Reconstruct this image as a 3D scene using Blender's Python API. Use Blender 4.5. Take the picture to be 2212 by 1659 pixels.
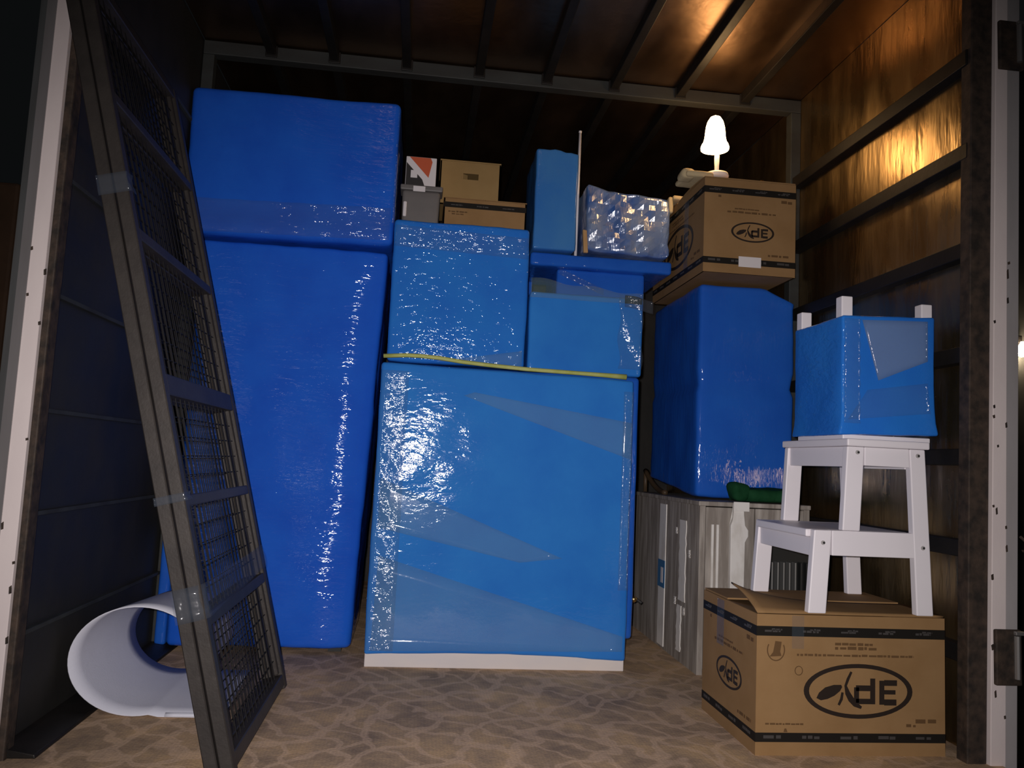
import bpy, bmesh, math, random
from mathutils import Vector, Matrix, noise

scene = bpy.context.scene
COL = scene.collection
for o in list(bpy.data.objects):
    bpy.data.objects.remove(o)

# ------------------------------------------------------------------ camera
CAM_H = 0.76
def cam_axes(pitch, yaw, roll):
    p, y, r = map(math.radians, (pitch, yaw, roll))
    f = Vector((math.sin(y)*math.cos(p), math.cos(y)*math.cos(p), math.sin(p)))
    rt = Vector((math.cos(y), -math.sin(y), 0)); up = rt.cross(f)
    return math.cos(r)*rt + math.sin(r)*up, -math.sin(r)*rt + math.cos(r)*up, f
rt, up, fw = cam_axes(5.6, 6.5, 2.7)
cd = bpy.data.cameras.new('camera'); cam = bpy.data.objects.new('camera', cd); COL.objects.link(cam)
cam.matrix_world = Matrix(((rt.x, up.x, -fw.x, 0), (rt.y, up.y, -fw.y, 0), (rt.z, up.z, -fw.z, CAM_H), (0, 0, 0, 1)))
cd.sensor_width = 36; cd.lens = 1720/2212*36; cd.clip_start = 0.02
scene.camera = cam

# ------------------------------------------------------------------ world, flash, exposure
w = bpy.data.worlds.new('night'); scene.world = w; w.use_nodes = True
w.node_tree.nodes['Background'].inputs[0].default_value = (0.55, 0.62, 0.66, 1)
w.node_tree.nodes['Background'].inputs[1].default_value = 0.006
fl = bpy.data.lights.new('camera_flash', 'SPOT'); flo = bpy.data.objects.new('camera_flash', fl); COL.objects.link(flo)
fl.energy = 205; fl.color = (1.0, 0.93, 0.93); fl.spot_size = math.radians(100); fl.spot_blend = 1.0; fl.shadow_soft_size = 0.012
flo.location = (-0.03, 0.0, CAM_H + 0.02)
flo.rotation_euler = (Vector((0.114, 1, -0.05))).to_track_quat('-Z', 'Y').to_euler()
scene.view_settings.view_transform = 'Standard'; scene.view_settings.look = 'None'
scene.view_settings.exposure = 0; scene.view_settings.gamma = 1; scene.view_settings.use_curve_mapping = False

# ------------------------------------------------------------------ materials
def nodes_of(name):
    m = bpy.data.materials.new(name); m.use_nodes = True
    nt = m.node_tree; return m, nt, nt.nodes['Principled BSDF']
def coords(nt, stretch=(1, 1, 1), rot=(0, 0, 0)):
    tc = nt.nodes.new('ShaderNodeTexCoord'); mp = nt.nodes.new('ShaderNodeMapping')
    mp.inputs['Scale'].default_value = stretch; mp.inputs['Rotation'].default_value = rot
    nt.links.new(tc.outputs['Object'], mp.inputs['Vector']); return mp.outputs['Vector']
def noise_node(nt, vec, scale, detail=3, rough=.55, dist=0):
    n = nt.nodes.new('ShaderNodeTexNoise'); n.inputs['Scale'].default_value = scale
    n.inputs['Detail'].default_value = detail; n.inputs['Roughness'].default_value = rough; n.inputs['Distortion'].default_value = dist
    nt.links.new(vec, n.inputs['Vector']); return n.outputs['Fac']
def ramp(nt, fac, stops):
    r = nt.nodes.new('ShaderNodeValToRGB'); e = r.color_ramp.elements
    while len(e) < len(stops): e.new(.5)
    for el, (p, c) in zip(e, stops):
        el.position = p; el.color = (*c, 1)
    nt.links.new(fac, r.inputs['Fac']); return r.outputs['Color']
def bump_node(nt, h, strength, dist=.01, normal=None):
    b = nt.nodes.new('ShaderNodeBump'); b.inputs['Strength'].default_value = strength; b.inputs['Distance'].default_value = dist
    nt.links.new(h, b.inputs['Height'])
    if normal: nt.links.new(normal, b.inputs['Normal'])
    return b.outputs['Normal']
def mat(name, col, rough=.6, metal=0, spec=.5, col2=None, vs=6, vst=(1, 1, 1), lo=.35, hi=.65, bump=0, bs=80, bst=(1, 1, 1), bd=.004,
        coat=0, coat_rough=.08, cb=0, cs=30, cst=(1, 1, 1), crot=(0, 0, 0), cd_=.01, cdetail=3, rough2=None):
    m, nt, b = nodes_of(name)
    b.inputs['Base Color'].default_value = (*col, 1); b.inputs['Roughness'].default_value = rough
    b.inputs['Metallic'].default_value = metal; b.inputs['Specular IOR Level'].default_value = spec
    if col2:
        f = noise_node(nt, coords(nt, vst), vs, 5)
        nt.links.new(ramp(nt, f, [(lo, col), (hi, col2)]), b.inputs['Base Color'])
        if rough2:
            nt.links.new(ramp(nt, f, [(lo, (rough,)*3), (hi, (rough2,)*3)]), b.inputs['Roughness'])
    if bump:
        nt.links.new(bump_node(nt, noise_node(nt, coords(nt, bst), bs, 4), bump, bd), b.inputs['Normal'])
    if coat:
        b.inputs['Coat Weight'].default_value = coat; b.inputs['Coat Roughness'].default_value = coat_rough
        if cb:
            nt.links.new(bump_node(nt, noise_node(nt, coords(nt, cst, crot), cs, cdetail, .6, .4), cb, cd_), b.inputs['Coat Normal'])
    return m

BLUE = (0.012, 0.135, 0.62); BLUE2 = (0.016, 0.17, 0.70)
def blue(name, c=(0.007, 0.095, 0.60), c2=(0.010, 0.12, 0.66), cb=.55, cs=26, cst=(.35, .35, 1.6), crot=(0, 0, 0), cr=.06, coat=1, det=3):
    return mat(name, c, .75, 0, .2, c2, 5, bump=.25, bs=260, bd=.002, coat=coat, coat_rough=cr, cb=cb, cs=cs, cst=cst, crot=crot, cdetail=det)
M = {}
M['blue_tall'] = blue('blue foam sheet under stretch film')
M['blue_front'] = blue('blue foam sheet, tight film', c=(0.018, 0.18, 0.62), c2=(0.024, 0.215, 0.66), cb=.17, cs=34, cst=(.6, .6, 1.3))
M['blue_mid'] = blue('blue foam sheet, wrinkled film', c=(0.014, 0.155, 0.62), c2=(0.018, 0.19, 0.66), cb=.52, cs=36, cst=(.6, .6, 1.2))
M['blue_dark'] = blue('deep blue foam sheet', c=(0.009, 0.10, 0.52), c2=(0.012, 0.12, 0.56), cb=.45, cs=20, cst=(1.6, 1.6, .35))
M['blue_grey'] = blue('pale blue film over foam', c=(0.03, 0.17, 0.52), c2=(0.05, 0.21, 0.52), cb=.35, cs=18, cst=(1, 1, 1), cr=.12)
M['blue_crumple'] = blue('crumpled film over blue foam', c=(0.03, 0.12, 0.42), c2=(0.26, 0.34, 0.5), cb=1.0, cs=12, cst=(1.9, 1, .4), crot=(0, .75, 0), cr=.22, det=4)  # pale second colour paints in the film's broad sheen
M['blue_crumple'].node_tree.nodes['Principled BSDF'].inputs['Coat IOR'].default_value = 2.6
M['carton'] = mat('brown corrugated cardboard', (0.26, 0.150, 0.062), .8, 0, .2, (0.30, 0.178, 0.078), 7, bump=.08, bs=140, bst=(.2, 1, 1))
M['carton_old'] = mat('plain brown cardboard', (0.30, 0.19, 0.075), .8, 0, .2, (0.34, 0.22, 0.09), 7, bump=.08, bs=120)
M['ink'] = mat('dark brown printing ink', (0.022, 0.014, 0.010), .6, 0, .3)
M['ink_faint'] = mat('faint brown printing ink', (0.125, 0.068, 0.028), .7, 0, .2)
M['band'] = mat('printed dark band', (0.014, 0.012, 0.010), .6, 0, .12)
M['band_mark'] = mat('grey marks on band', (0.06, 0.055, 0.052), .5, 0, .3)
M['paper'] = mat('white paper label', (0.72, 0.68, 0.68), .7, 0, .2)
M['white_paint'] = mat('white painted pine', (0.78, 0.74, 0.77), .42, 0, .4, (0.82, 0.78, 0.80), 3, bump=.05, bs=30, bst=(1, 1, .1))
M['screw'] = mat('steel screw', (0.40, 0.38, 0.37), .5, 0, .5)
M['hole'] = mat('painted recess shade', (0.02, 0.02, 0.02), .6)  # near-black colour stands in for the shade inside a screw socket
M['steel'] = mat('dark painted steel bar', (0.034, 0.029, 0.026), .5, .2, .4, (0.046, 0.039, 0.034), 14, bump=.15, bs=90)
M['wire'] = mat('dark wire mesh', (0.010, 0.009, 0.009), .6, .1, .2)
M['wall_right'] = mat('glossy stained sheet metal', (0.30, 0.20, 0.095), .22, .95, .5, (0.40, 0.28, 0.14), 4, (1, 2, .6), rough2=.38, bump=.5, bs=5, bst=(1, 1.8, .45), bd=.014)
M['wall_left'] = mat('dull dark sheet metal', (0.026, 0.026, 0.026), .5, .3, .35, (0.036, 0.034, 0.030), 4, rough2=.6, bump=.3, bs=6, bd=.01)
M['ceiling'] = mat('brown varnished roof panel', (0.20, 0.125, 0.080), .30, .97, .5, (0.25, 0.16, 0.10), 5, (1, .4, 1), rough2=.42, bump=.35, bs=7, bd=.01)
M['rail'] = mat('dark steel rail', (0.014, 0.013, 0.012), .5, .3, .3, (0.022, 0.019, 0.017), 10, bump=.2, bs=40)
M['beam'] = mat('grey steel roof beam', (0.050, 0.055, 0.053), .6, .2, .3, (0.035, 0.035, 0.033), 9, (.3, 1, 1), bump=.2, bs=30)
M['post_light'] = mat('chipped off-white painted post', (0.72, 0.63, 0.61), .6, 0, .3, (0.78, 0.69, 0.66), 9, (1, 1, .4), bump=.1, bs=40)
M['post_shade'] = mat('worn grey painted flange', (0.40, 0.375, 0.375), .6, 0, .3, (0.33, 0.31, 0.305), 9, (1, 1, .3))  # post paint darkened: shade of the side flange put into the colour
M['post_shade2'] = mat('dark grey flange', (0.27, 0.28, 0.28), .6, 0, .3, (0.20, 0.20, 0.195), 7, (1, 1, .3))  # same post paint, darker still, with the outer flange's shade painted in
M['rust'] = mat('rusty black iron', (0.03, 0.024, 0.02), .7, .3, .4, (0.08, 0.055, 0.04), 30, bump=.4, bs=60)
M['bright_steel'] = mat('worn bright steel', (0.45, 0.43, 0.41), .4, .8)
M['foam_white'] = mat('white foam sheet', (0.66, 0.67, 0.75), .75, 0, .2, (0.70, 0.71, 0.79), 5, bump=.15, bs=200)
M['white_board'] = mat('white laminate board', (0.66, 0.62, 0.62), .5, 0, .3, (0.72, 0.66, 0.62), 4, (1, 1, 3))
M['yellow'] = mat('pale yellow foam cord', (0.40, 0.43, 0.10), .6, 0, .3, (0.50, 0.52, 0.18), 20)
M['bin'] = mat('grey plastic bin', (0.14, 0.13, 0.125), .5, 0, .4, (0.17, 0.155, 0.145), 6)
M['orange'] = mat('orange print', (0.55, 0.10, 0.035), .5)
M['black_print'] = mat('black print', (0.02, 0.018, 0.018), .5)
M['wood'] = mat('tan bare wood', (0.50, 0.32, 0.15), .6, 0, .3, (0.42, 0.25, 0.11), 12, (4, 4, .5))
M['wood_dark'] = mat('brown varnished wood', (0.10, 0.065, 0.035), .5, 0, .4, (0.07, 0.045, 0.025), 10, (1, .3, 1))
M['grey_wood'] = mat('weathered grey painted wood', (0.25, 0.22, 0.19), .7, 0, .3, (0.50, 0.46, 0.41), 9, (3, 3, .35), lo=.42, hi=.72, bump=.35, bs=26, bst=(3, 3, .25))
M['chip_white'] = mat('chipped white paint', (0.80, 0.78, 0.74), .6, 0, .3, (0.58, 0.54, 0.48), 16, (1, 1, .4), lo=.5, hi=.75)
M['label_blue'] = mat('blue label', (0.06, 0.19, 0.38), .5)
M['green'] = mat('dark green fabric', (0.006, 0.045, 0.016), .85, 0, .1, (0.012, 0.065, 0.025), 20, bump=.5, bs=60)
M['dark_enamel'] = mat('black enamel', (0.02, 0.021, 0.02), .5, 0, .4)
M['fin'] = mat('grey metal fin', (0.20, 0.20, 0.19), .45, .4)
M['cloth'] = mat('cream cloth', (0.52, 0.42, 0.25), .9, 0, .1, bump=.4, bs=90)
M['brass'] = mat('brass', (0.75, 0.5, 0.18), .25, 1)
M['lamp_white'] = mat('white lamp plastic', (0.85, 0.82, 0.78), .4)
M['brick'] = mat('brown wall plaster', (0.14, 0.075, 0.04), .8, col2=(0.10, 0.055, 0.03), vs=6)
M['asphalt'] = mat('dark asphalt', (0.03, 0.03, 0.03), .9, col2=(0.045, 0.043, 0.04), vs=30)
M['outside'] = mat('grey green wall', (0.10, 0.105, 0.10), .8, col2=(0.13, 0.135, 0.125), vs=4)
# stretch film: mostly clear, glossy, faintly milky
def film(name, milk, col, cb=.6, cs=30, cst=(1, 1, 1), rot=(0, 0, 0), r=.08):
    m, nt, b = nodes_of(name)
    b.inputs['Base Color'].default_value = (*col, 1); b.inputs['Roughness'].default_value = .6; b.inputs['Specular IOR Level'].default_value = .1
    nrm = bump_node(nt, noise_node(nt, coords(nt, cst, rot), cs, 3, .6, .4), cb, .01)
    t = nt.nodes.new('ShaderNodeBsdfTransparent'); mx = nt.nodes.new('ShaderNodeMixShader'); mx.inputs[0].default_value = milk
    g = nt.nodes.new('ShaderNodeBsdfGlossy'); g.inputs['Roughness'].default_value = r; nt.links.new(nrm, g.inputs['Normal'])
    m2 = nt.nodes.new('ShaderNodeMixShader'); m2.inputs[0].default_value = .035; out = nt.nodes['Material Output']
    nt.links.new(t.outputs[0], mx.inputs[1]); nt.links.new(b.outputs[0], mx.inputs[2])
    nt.links.new(mx.outputs[0], m2.inputs[1]); nt.links.new(g.outputs[0], m2.inputs[2])
    nt.links.new(m2.outputs[0], out.inputs['Surface'])
    return m
M['film_milky'] = film('layered stretch film', .07, (0.40, 0.62, 0.60), .06, 20)
M['film_milky2'] = film('ribbed milky film', .18, (0.42, 0.52, 0.55), .5, 4, (.2, .2, 12))
M['film_clear'] = film('clear stretch film', .035, (0.30, 0.40, 0.5), .7, 34, (.5, 1, 1.3))
M['tape_clear'] = film('clear packing tape', .12, (0.14, 0.17, 0.22), .7, 14, (1, .3, 1), r=.14)
# patterned floor sheet
def floor_mat():
    m, nt, b = nodes_of('patterned vinyl floor sheet')
    v = coords(nt)
    base = ramp(nt, noise_node(nt, v, 4.0, 9, .72), [(.36, (0.28, 0.20, 0.140)), (.5, (0.46, 0.32, 0.200)), (.64, (0.66, 0.44, 0.235))])
    def veins(scale, dist, ang, ph):
        wv_ = nt.nodes.new('ShaderNodeTexWave'); wv_.inputs['Scale'].default_value = scale; wv_.inputs['Distortion'].default_value = dist
        wv_.inputs['Detail'].default_value = 3; wv_.inputs['Detail Scale'].default_value = 1.3; wv_.inputs['Phase Offset'].default_value = ph
        nt.links.new(coords(nt, (1, 1, 1), (0, 0, ang)), wv_.inputs['Vector'])
        return ramp(nt, wv_.outputs['Fac'], [(.84, (0, 0, 0)), (.97, (1, 1, 1)), (1, (.7, .7, .7))])
    a, c = veins(2.2, 13, .75, 0), veins(3.1, 11, 2.45, 2.0)
    add = nt.nodes.new('ShaderNodeMix'); add.data_type = 'RGBA'; add.blend_type = 'LIGHTEN'; add.inputs[0].default_value = 1
    nt.links.new(a, add.inputs[6]); nt.links.new(c, add.inputs[7])
    mul = nt.nodes.new('ShaderNodeMath'); mul.operation = 'MULTIPLY'; mul.inputs[1].default_value = .40
    nt.links.new(add.outputs[2], mul.inputs[0])
    mx = nt.nodes.new('ShaderNodeMix'); mx.data_type = 'RGBA'
    nt.links.new(mul.outputs[0], mx.inputs[0]); nt.links.new(base, mx.inputs[6]); mx.inputs[7].default_value = (0.88, 0.62, 0.43, 1)
    wv = nt.nodes.new('ShaderNodeTexWave'); wv.inputs['Scale'].default_value = 32; wv.inputs['Distortion'].default_value = 6; wv.inputs['Detail Scale'].default_value = 6
    nt.links.new(coords(nt, (1, 1, 1)), wv.inputs['Vector'])
    wr = ramp(nt, wv.outputs['Fac'], [(.1, (.93, .93, .93)), (.9, (1.03, 1.03, 1.03))])
    m2 = nt.nodes.new('ShaderNodeMix'); m2.data_type = 'RGBA'; m2.blend_type = 'MULTIPLY'; m2.inputs[0].default_value = 1
    nt.links.new(mx.outputs[2], m2.inputs[6]); nt.links.new(wr, m2.inputs[7])
    nt.links.new(m2.outputs[2], b.inputs['Base Color'])
    b.inputs['Roughness'].default_value = .75; b.inputs['Specular IOR Level'].default_value = .25
    nt.links.new(bump_node(nt, noise_node(nt, v, 150, 2), .3, .004), b.inputs['Normal'])
    return m
M['floor'] = floor_mat()
def emit(name, col, s):
    m, nt, b = nodes_of(name); b.inputs['Base Color'].default_value = (*col, 1)
    b.inputs['Emission Color'].default_value = (*col, 1); b.inputs['Emission Strength'].default_value = s
    return m
M['shade'] = emit('glowing lamp shade', (1.0, 0.60, 0.26), 24)
M['bulb'] = emit('lit bulb', (1.0, 0.75, 0.5), 60)

# ------------------------------------------------------------------ builders (all in world coordinates)
ORG = {}
def finish(name, bm, m, parent=None, origin=None, smooth=False, recalc=True):
    if recalc: bmesh.ops.recalc_face_normals(bm, faces=bm.faces[:])
    if parent is not None: org = ORG[parent]
    elif origin is not None: org = Vector(origin)
    else:
        xs = [v.co for v in bm.verts]
        org = Vector((sum(v.x for v in xs)/len(xs), sum(v.y for v in xs)/len(xs), min(v.z for v in xs)))
    me = bpy.data.meshes.new(name)
    for v in bm.verts: v.co -= org
    bm.to_mesh(me); bm.free()
    if smooth:
        for p in me.polygons: p.use_smooth = True
    me.materials.append(M[m])
    o = bpy.data.objects.new(name, me); COL.objects.link(o); ORG[o] = org
    if parent is not None: o.parent = parent
    else: o.location = org
    return o
def tag(o, label, cat, group=None):
    o['label'] = label; o['category'] = cat
    if group: o['group'] = group
    return o
def struct(o):
    o['kind'] = 'structure'; return o
def thing(name, label, cat, loc, group=None):
    o = bpy.data.objects.new(name, None); COL.objects.link(o); o.location = loc; o.empty_display_size = .05
    ORG[o] = Vector(loc); return tag(o, label, cat, group)
def structe(name, loc):
    o = bpy.data.objects.new(name, None); COL.objects.link(o); o.location = loc; ORG[o] = Vector(loc); return struct(o)

def hexa(bm, pts):
    v = [bm.verts.new(p) for p in pts]      # 0-3 bottom loop, 4-7 top loop
    for f in ((0, 1, 2, 3), (4, 5, 6, 7), (0, 1, 5, 4), (1, 2, 6, 5), (2, 3, 7, 6), (3, 0, 4, 7)):
        bm.faces.new([v[i] for i in f])
def bx(x0, x1, y0, y1, z0, z1, bm=None, bev=0):
    b = bm or bmesh.new()
    t = bmesh.new()
    hexa(t, [(x0, y0, z0), (x1, y0, z0), (x1, y1, z0), (x0, y1, z0), (x0, y0, z1), (x1, y0, z1), (x1, y1, z1), (x0, y1, z1)])
    if bev: bmesh.ops.bevel(t, geom=t.edges[:], offset=bev, segments=2, affect='EDGES', profile=.5)
    me = bpy.data.meshes.new('t'); t.to_mesh(me); t.free(); b.from_mesh(me); bpy.data.meshes.remove(me)
    return b
def xz_prism(pts, y0, y1, bm=None, bev=.003):
    b = bm or bmesh.new(); t = bmesh.new()
    lo = [t.verts.new((x, y0, z)) for x, z in pts]; hi = [t.verts.new((x, y1, z)) for x, z in pts]
    t.faces.new(lo); t.faces.new(hi[::-1])
    for i in range(len(pts)):
        j = (i+1) % len(pts); t.faces.new((lo[i], lo[j], hi[j], hi[i]))
    if bev: bmesh.ops.bevel(t, geom=t.edges[:], offset=bev, segments=2, affect='EDGES', profile=.5)
    me = bpy.data.meshes.new('t'); t.to_mesh(me); t.free(); b.from_mesh(me); bpy.data.meshes.remove(me)
    return b
def rbox(x0, x1, y0, y1, z0, z1, r=.02, n=14, amp=.003, fs=7, seed=0, deform=None):
    """box with soft rounded edges and slightly uneven faces, as padding under film"""
    lo = (x0, y0, z0); L = (x1-x0, y1-y0, z1-z0); r = min(r, min(L)*.45)
    ax = []
    for l in L:
        k = max(3, min(n, int(l/.03)+2))
        ax.append([0, .25*r, .55*r] + [r + (l-2*r)*i/(k-1) for i in range(k)] + [l-.55*r, l-.25*r, l])
    bm = bmesh.new(); d = {}
    def vert(i, j, k):
        key = (i, j, k)
        if key not in d:
            p = Vector((ax[0][i], ax[1][j], ax[2][k]))
            q = Vector([min(max(p[a], r), L[a]-r) for a in range(3)])
            nn = (p-q).normalized() if (p-q).length > 1e-9 else Vector((0, 0, 1))
            p = q + nn*r + Vector(lo)
            if amp: p += nn*amp*(noise.noise(p*fs + Vector((seed*3.7, seed*1.3, seed))) + .5*noise.noise(p*fs*2.7 + Vector((seed, 9, seed*2))))
            if deform: p = Vector(deform(p))
            d[key] = bm.verts.new(p)
        return d[key]
    N = [len(a)-1 for a in ax]
    for a in range(3):
        b_, c_ = (a+1) % 3, (a+2) % 3
        for side in (0, N[a]):
            for i in range(N[b_]):
                for j in range(N[c_]):
                    f = []
                    for di, dj in ((0, 0), (1, 0), (1, 1), (0, 1)):
                        idx = [0, 0, 0]; idx[a] = side; idx[b_] = i+di; idx[c_] = j+dj
                        f.append(vert(*idx))
                    try: bm.faces.new(f)
                    except ValueError: pass
    return bm
def tube(pts, r, seg=8, bm=None, caps=True):
    b = bm or bmesh.new(); pts = [Vector(p) for p in pts]; rings = []
    for i, p in enumerate(pts):
        t = (pts[min(i+1, len(pts)-1)] - pts[max(i-1, 0)]).normalized()
        a = Vector((0, 0, 1)) if abs(t.z) < .9 else Vector((1, 0, 0))
        s = t.cross(a).normalized(); u = s.cross(t)
        rr = r[i] if isinstance(r, (list, tuple)) else r
        rings.append([b.verts.new(p + (s*math.cos(k*2*math.pi/seg) + u*math.sin(k*2*math.pi/seg))*rr) for k in range(seg)])
    for i in range(len(rings)-1):
        for k in range(seg):
            b.faces.new((rings[i][k], rings[i][(k+1) % seg], rings[i+1][(k+1) % seg], rings[i+1][k]))
    if caps: b.faces.new(rings[0]); b.faces.new(rings[-1])
    return b
def lathe(prof, c, seg=24, bm=None, close=True):
    b = bm or bmesh.new(); rings = []
    for rr, z in prof:
        rings.append([b.verts.new((c[0]+rr*math.cos(2*math.pi*k/seg), c[1]+rr*math.sin(2*math.pi*k/seg), c[2]+z)) for k in range(seg)])
    for i in range(len(rings)-1):
        for k in range(seg):
            b.faces.new((rings[i][k], rings[i][(k+1) % seg], rings[i+1][(k+1) % seg], rings[i+1][k]))
    if close: b.faces.new(rings[0]); b.faces.new(rings[-1])
    return b
def sheet(fn, nu, nv, th, bm=None):
    """thin solid sheet: fn(u,v)->(point, normal)"""
    b = bm or bmesh.new(); A = []; B = []
    for i in range(nu+1):
        ra, rb = [], []
        for j in range(nv+1):
            p, nrm = fn(i/nu, j/nv); p = Vector(p); nrm = Vector(nrm)
            ra.append(b.verts.new(p)); rb.append(b.verts.new(p + nrm*th))
        A.append(ra); B.append(rb)
    for i in range(nu):
        for j in range(nv):
            b.faces.new((A[i][j], A[i+1][j], A[i+1][j+1], A[i][j+1])); b.faces.new((B[i][j], B[i][j+1], B[i+1][j+1], B[i+1][j]))
    for i in range(nu):
        b.faces.new((A[i][0], A[i+1][0], B[i+1][0], B[i][0])); b.faces.new((A[i][nv], A[i+1][nv], B[i+1][nv], B[i][nv]))
    for j in range(nv):
        b.faces.new((A[0][j], A[0][j+1], B[0][j+1], B[0][j])); b.faces.new((A[nu][j], A[nu][j+1], B[nu][j+1], B[nu][j]))
    return b
class Print:
    """flat print on a face: O corner, U right, V up (unit vectors), N outward"""
    def __init__(s, O, U, V, N, t=.0009):
        s.O, s.U, s.V, s.N, s.t = Vector(O), Vector(U), Vector(V), Vector(N), t; s.bm = bmesh.new()
    def P(s, u, v, h=0): return s.O + s.U*u + s.V*v + s.N*h
    def poly(s, pts, lift=0):
        a = [s.bm.verts.new(s.P(u, v, lift)) for u, v in pts]; b = [s.bm.verts.new(s.P(u, v, lift+s.t)) for u, v in pts]
        s.bm.faces.new(b); s.bm.faces.new(a[::-1])
        for i in range(len(pts)):
            j = (i+1) % len(pts); s.bm.faces.new((a[i], a[j], b[j], b[i]))
    def rect(s, u0, u1, v0, v1, lift=0): s.poly([(u0, v0), (u1, v0), (u1, v1), (u0, v1)], lift)
    def ring(s, cu, cv, ru, rv, w0, w1=None, seg=48, a0=0, a1=2*math.pi):
        w1 = w1 or w0
        for k in range(seg):
            t0, t1 = a0+(a1-a0)*k/seg, a0+(a1-a0)*(k+1)/seg; q = []
            for t, f in ((t0, 0), (t1, 0), (t1, 1), (t0, 1)):
                ww = w0+(w1-w0)*abs(math.cos(t)); q.append((cu+(ru-f*ww)*math.cos(t), cv+(rv-f*w0)*math.sin(t)))
            s.poly(q)
    def stroke(s, pts, ws):
        n = len(pts); L, R_ = [], []
        for i in range(n):
            t = Vector(pts[min(i+1, n-1)]) - Vector(pts[max(i-1, 0)]); t.normalize(); nn = Vector((-t.y, t.x))*ws[i]/2; p = Vector(pts[i])
            L.append(tuple(p+nn)); R_.append(tuple(p-nn))
        for i in range(n-1): s.poly([L[i], R_[i], R_[i+1], L[i+1]], .00005*i)
    def done(s, name, m, parent, stuff=False):
        o = finish(name, s.bm, m, parent); s.bm = bmesh.new()
        if stuff: o['kind'] = 'stuff'
        return o
def logo(pr, cu, cv, hw, t, k=1.0):
    """the oval leaf mark as it stands on the cartons (printed upside down)"""
    S = hw/890.0
    def q(x, y): return (cu+(x-1083)*S, cv-(y-530)*S*k)
    pr.ring(cu, cv, hw, 410*S*k, 62*S*k, 84*S); lo = pr.done('logo', 'ink', t)
    leaf = [(400, 640), (440, 560), (540, 480), (680, 440), (800, 438), (815, 470), (780, 530), (690, 600), (580, 650), (470, 672)]
    pr.poly([q(*p) for p in leaf]); pr.done('leaf', 'ink', lo)
    W = lambda *a: [x*S for x in a]
    pr.stroke([q(*p) for p in ((965, 240), (910, 350), (872, 450), (905, 560), (960, 650), (1030, 725), (1130, 775))], W(34, 44, 40, 80, 95, 80, 40)); pr.done('stalk', 'ink', lo)
    pr.stroke([q(*p) for p in ((822, 550), (805, 650), (760, 740))], W(36, 44, 36)); pr.done('stalk', 'ink', lo); pr.O = pr.O + pr.N*.0004
    def r(x0, x1, y0, y1): 
        a, b = q(x0, y1), q(x1, y0); pr.rect(a[0], b[0], a[1], b[1])
    r(1275, 1355, 335, 720); r(1040, 1275, 440, 525); r(1040, 1275, 640, 720); r(1010, 1090, 470, 700); pr.done('letter', 'ink', lo)
    r(1425, 1505, 365, 725); r(1505, 1715, 355, 440); r(1505, 1690, 505, 570); r(1505, 1705, 645, 735); pr.done('letter', 'ink', lo)
def small_print(pr, u0, u1, v, h, seed):
    rnd = random.Random(seed); u = u0
    while u < u1:
        wd = h*rnd.uniform(.8, 3.2); e = min(u+wd, u1); pr.rect(u, e, v + h*rnd.uniform(0, .15), v + h*rnd.uniform(.75, 1.0)); u = e + h*rnd.uniform(.25, .7)

# ================================================================== THE TRUCK BOX
XL, XR, ZC, Y0, YF, YB = -0.96, 1.60, 2.42, 2.10, 3.25, 5.0
fo = struct(finish('floor', bx(XL-.03, XR+.03, 2.03, YB, -.05, 0), 'floor'))
sill = struct(finish('trim_1', bx(XL-.06, XR+.10, 1.985, 2.03, -.14, -.004, bev=.006), 'rail'))
seams = [0.0, .28, .576, .838, 1.138, 1.448, 1.745, 2.035, ZC]
# left wall: panels lapped over each other, thin folded lips at the seams
wl = structe('wall_left', (XL, Y0, 0))
for i in range(len(seams)-1):
    for ya, yb in ((Y0, YF), (YF, YB)):
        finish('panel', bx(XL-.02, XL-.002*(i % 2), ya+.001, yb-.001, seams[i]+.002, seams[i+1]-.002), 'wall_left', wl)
for z in seams[1:-1]:
    finish('seam_lip', bx(XL-.004, XL+.012, Y0, YB, z-.008, z+.004, bev=.002), 'beam', wl)
struct(finish('baseboard_left', xz_prism([(XL, 0), (XL+.095, 0), (XL+.092, .010), (XL+.02, .022), (XL, .022)], Y0, 4.9), 'rail'))
# right wall: panels between horizontal rails
wr = structe('wall_right', (XR, Y0, 0))
for i in range(len(seams)-1):
    for ya, yb in ((Y0, YF), (YF, YB)):
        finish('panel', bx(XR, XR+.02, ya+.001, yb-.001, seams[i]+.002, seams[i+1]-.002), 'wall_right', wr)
for z in seams[1:-1]:
    finish('rail', bx(XR-.038, XR+.004, Y0+.01, YF-.02, z-.026, z+.022, bev=.003), 'rail', wr)
    finish('rail', bx(XR-.038, XR+.004, YF+.03, YB, z-.026, z+.022, bev=.003), 'rail', wr)
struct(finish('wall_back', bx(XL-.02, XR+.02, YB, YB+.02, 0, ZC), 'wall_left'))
# ceiling: roof panels between lengthwise ribs
ce = structe('ceiling', (.3, Y0, ZC))
ribs = [-.69, -.435, -.137, .167, .457, .75, 1.045, 1.338]
ed = [XL] + ribs + [XR]
for a, b in zip(ed[:-1], ed[1:]):
    for ya, yb in ((Y0, YF), (YF, YB)):
        finish('panel', bx(a+.001, b-.001, ya+.001, yb-.001, ZC, ZC+.02), 'ceiling', ce)
for x in ribs:
    finish('rib', bx(x-.018, x+.018, Y0+.03, YF-.022, ZC-.042, ZC+.004, bev=.003), 'rail', ce)
    finish('rib', bx(x-.018, x+.018, YF+.03, YB, ZC-.042, ZC+.004, bev=.003), 'rail', ce)
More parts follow.
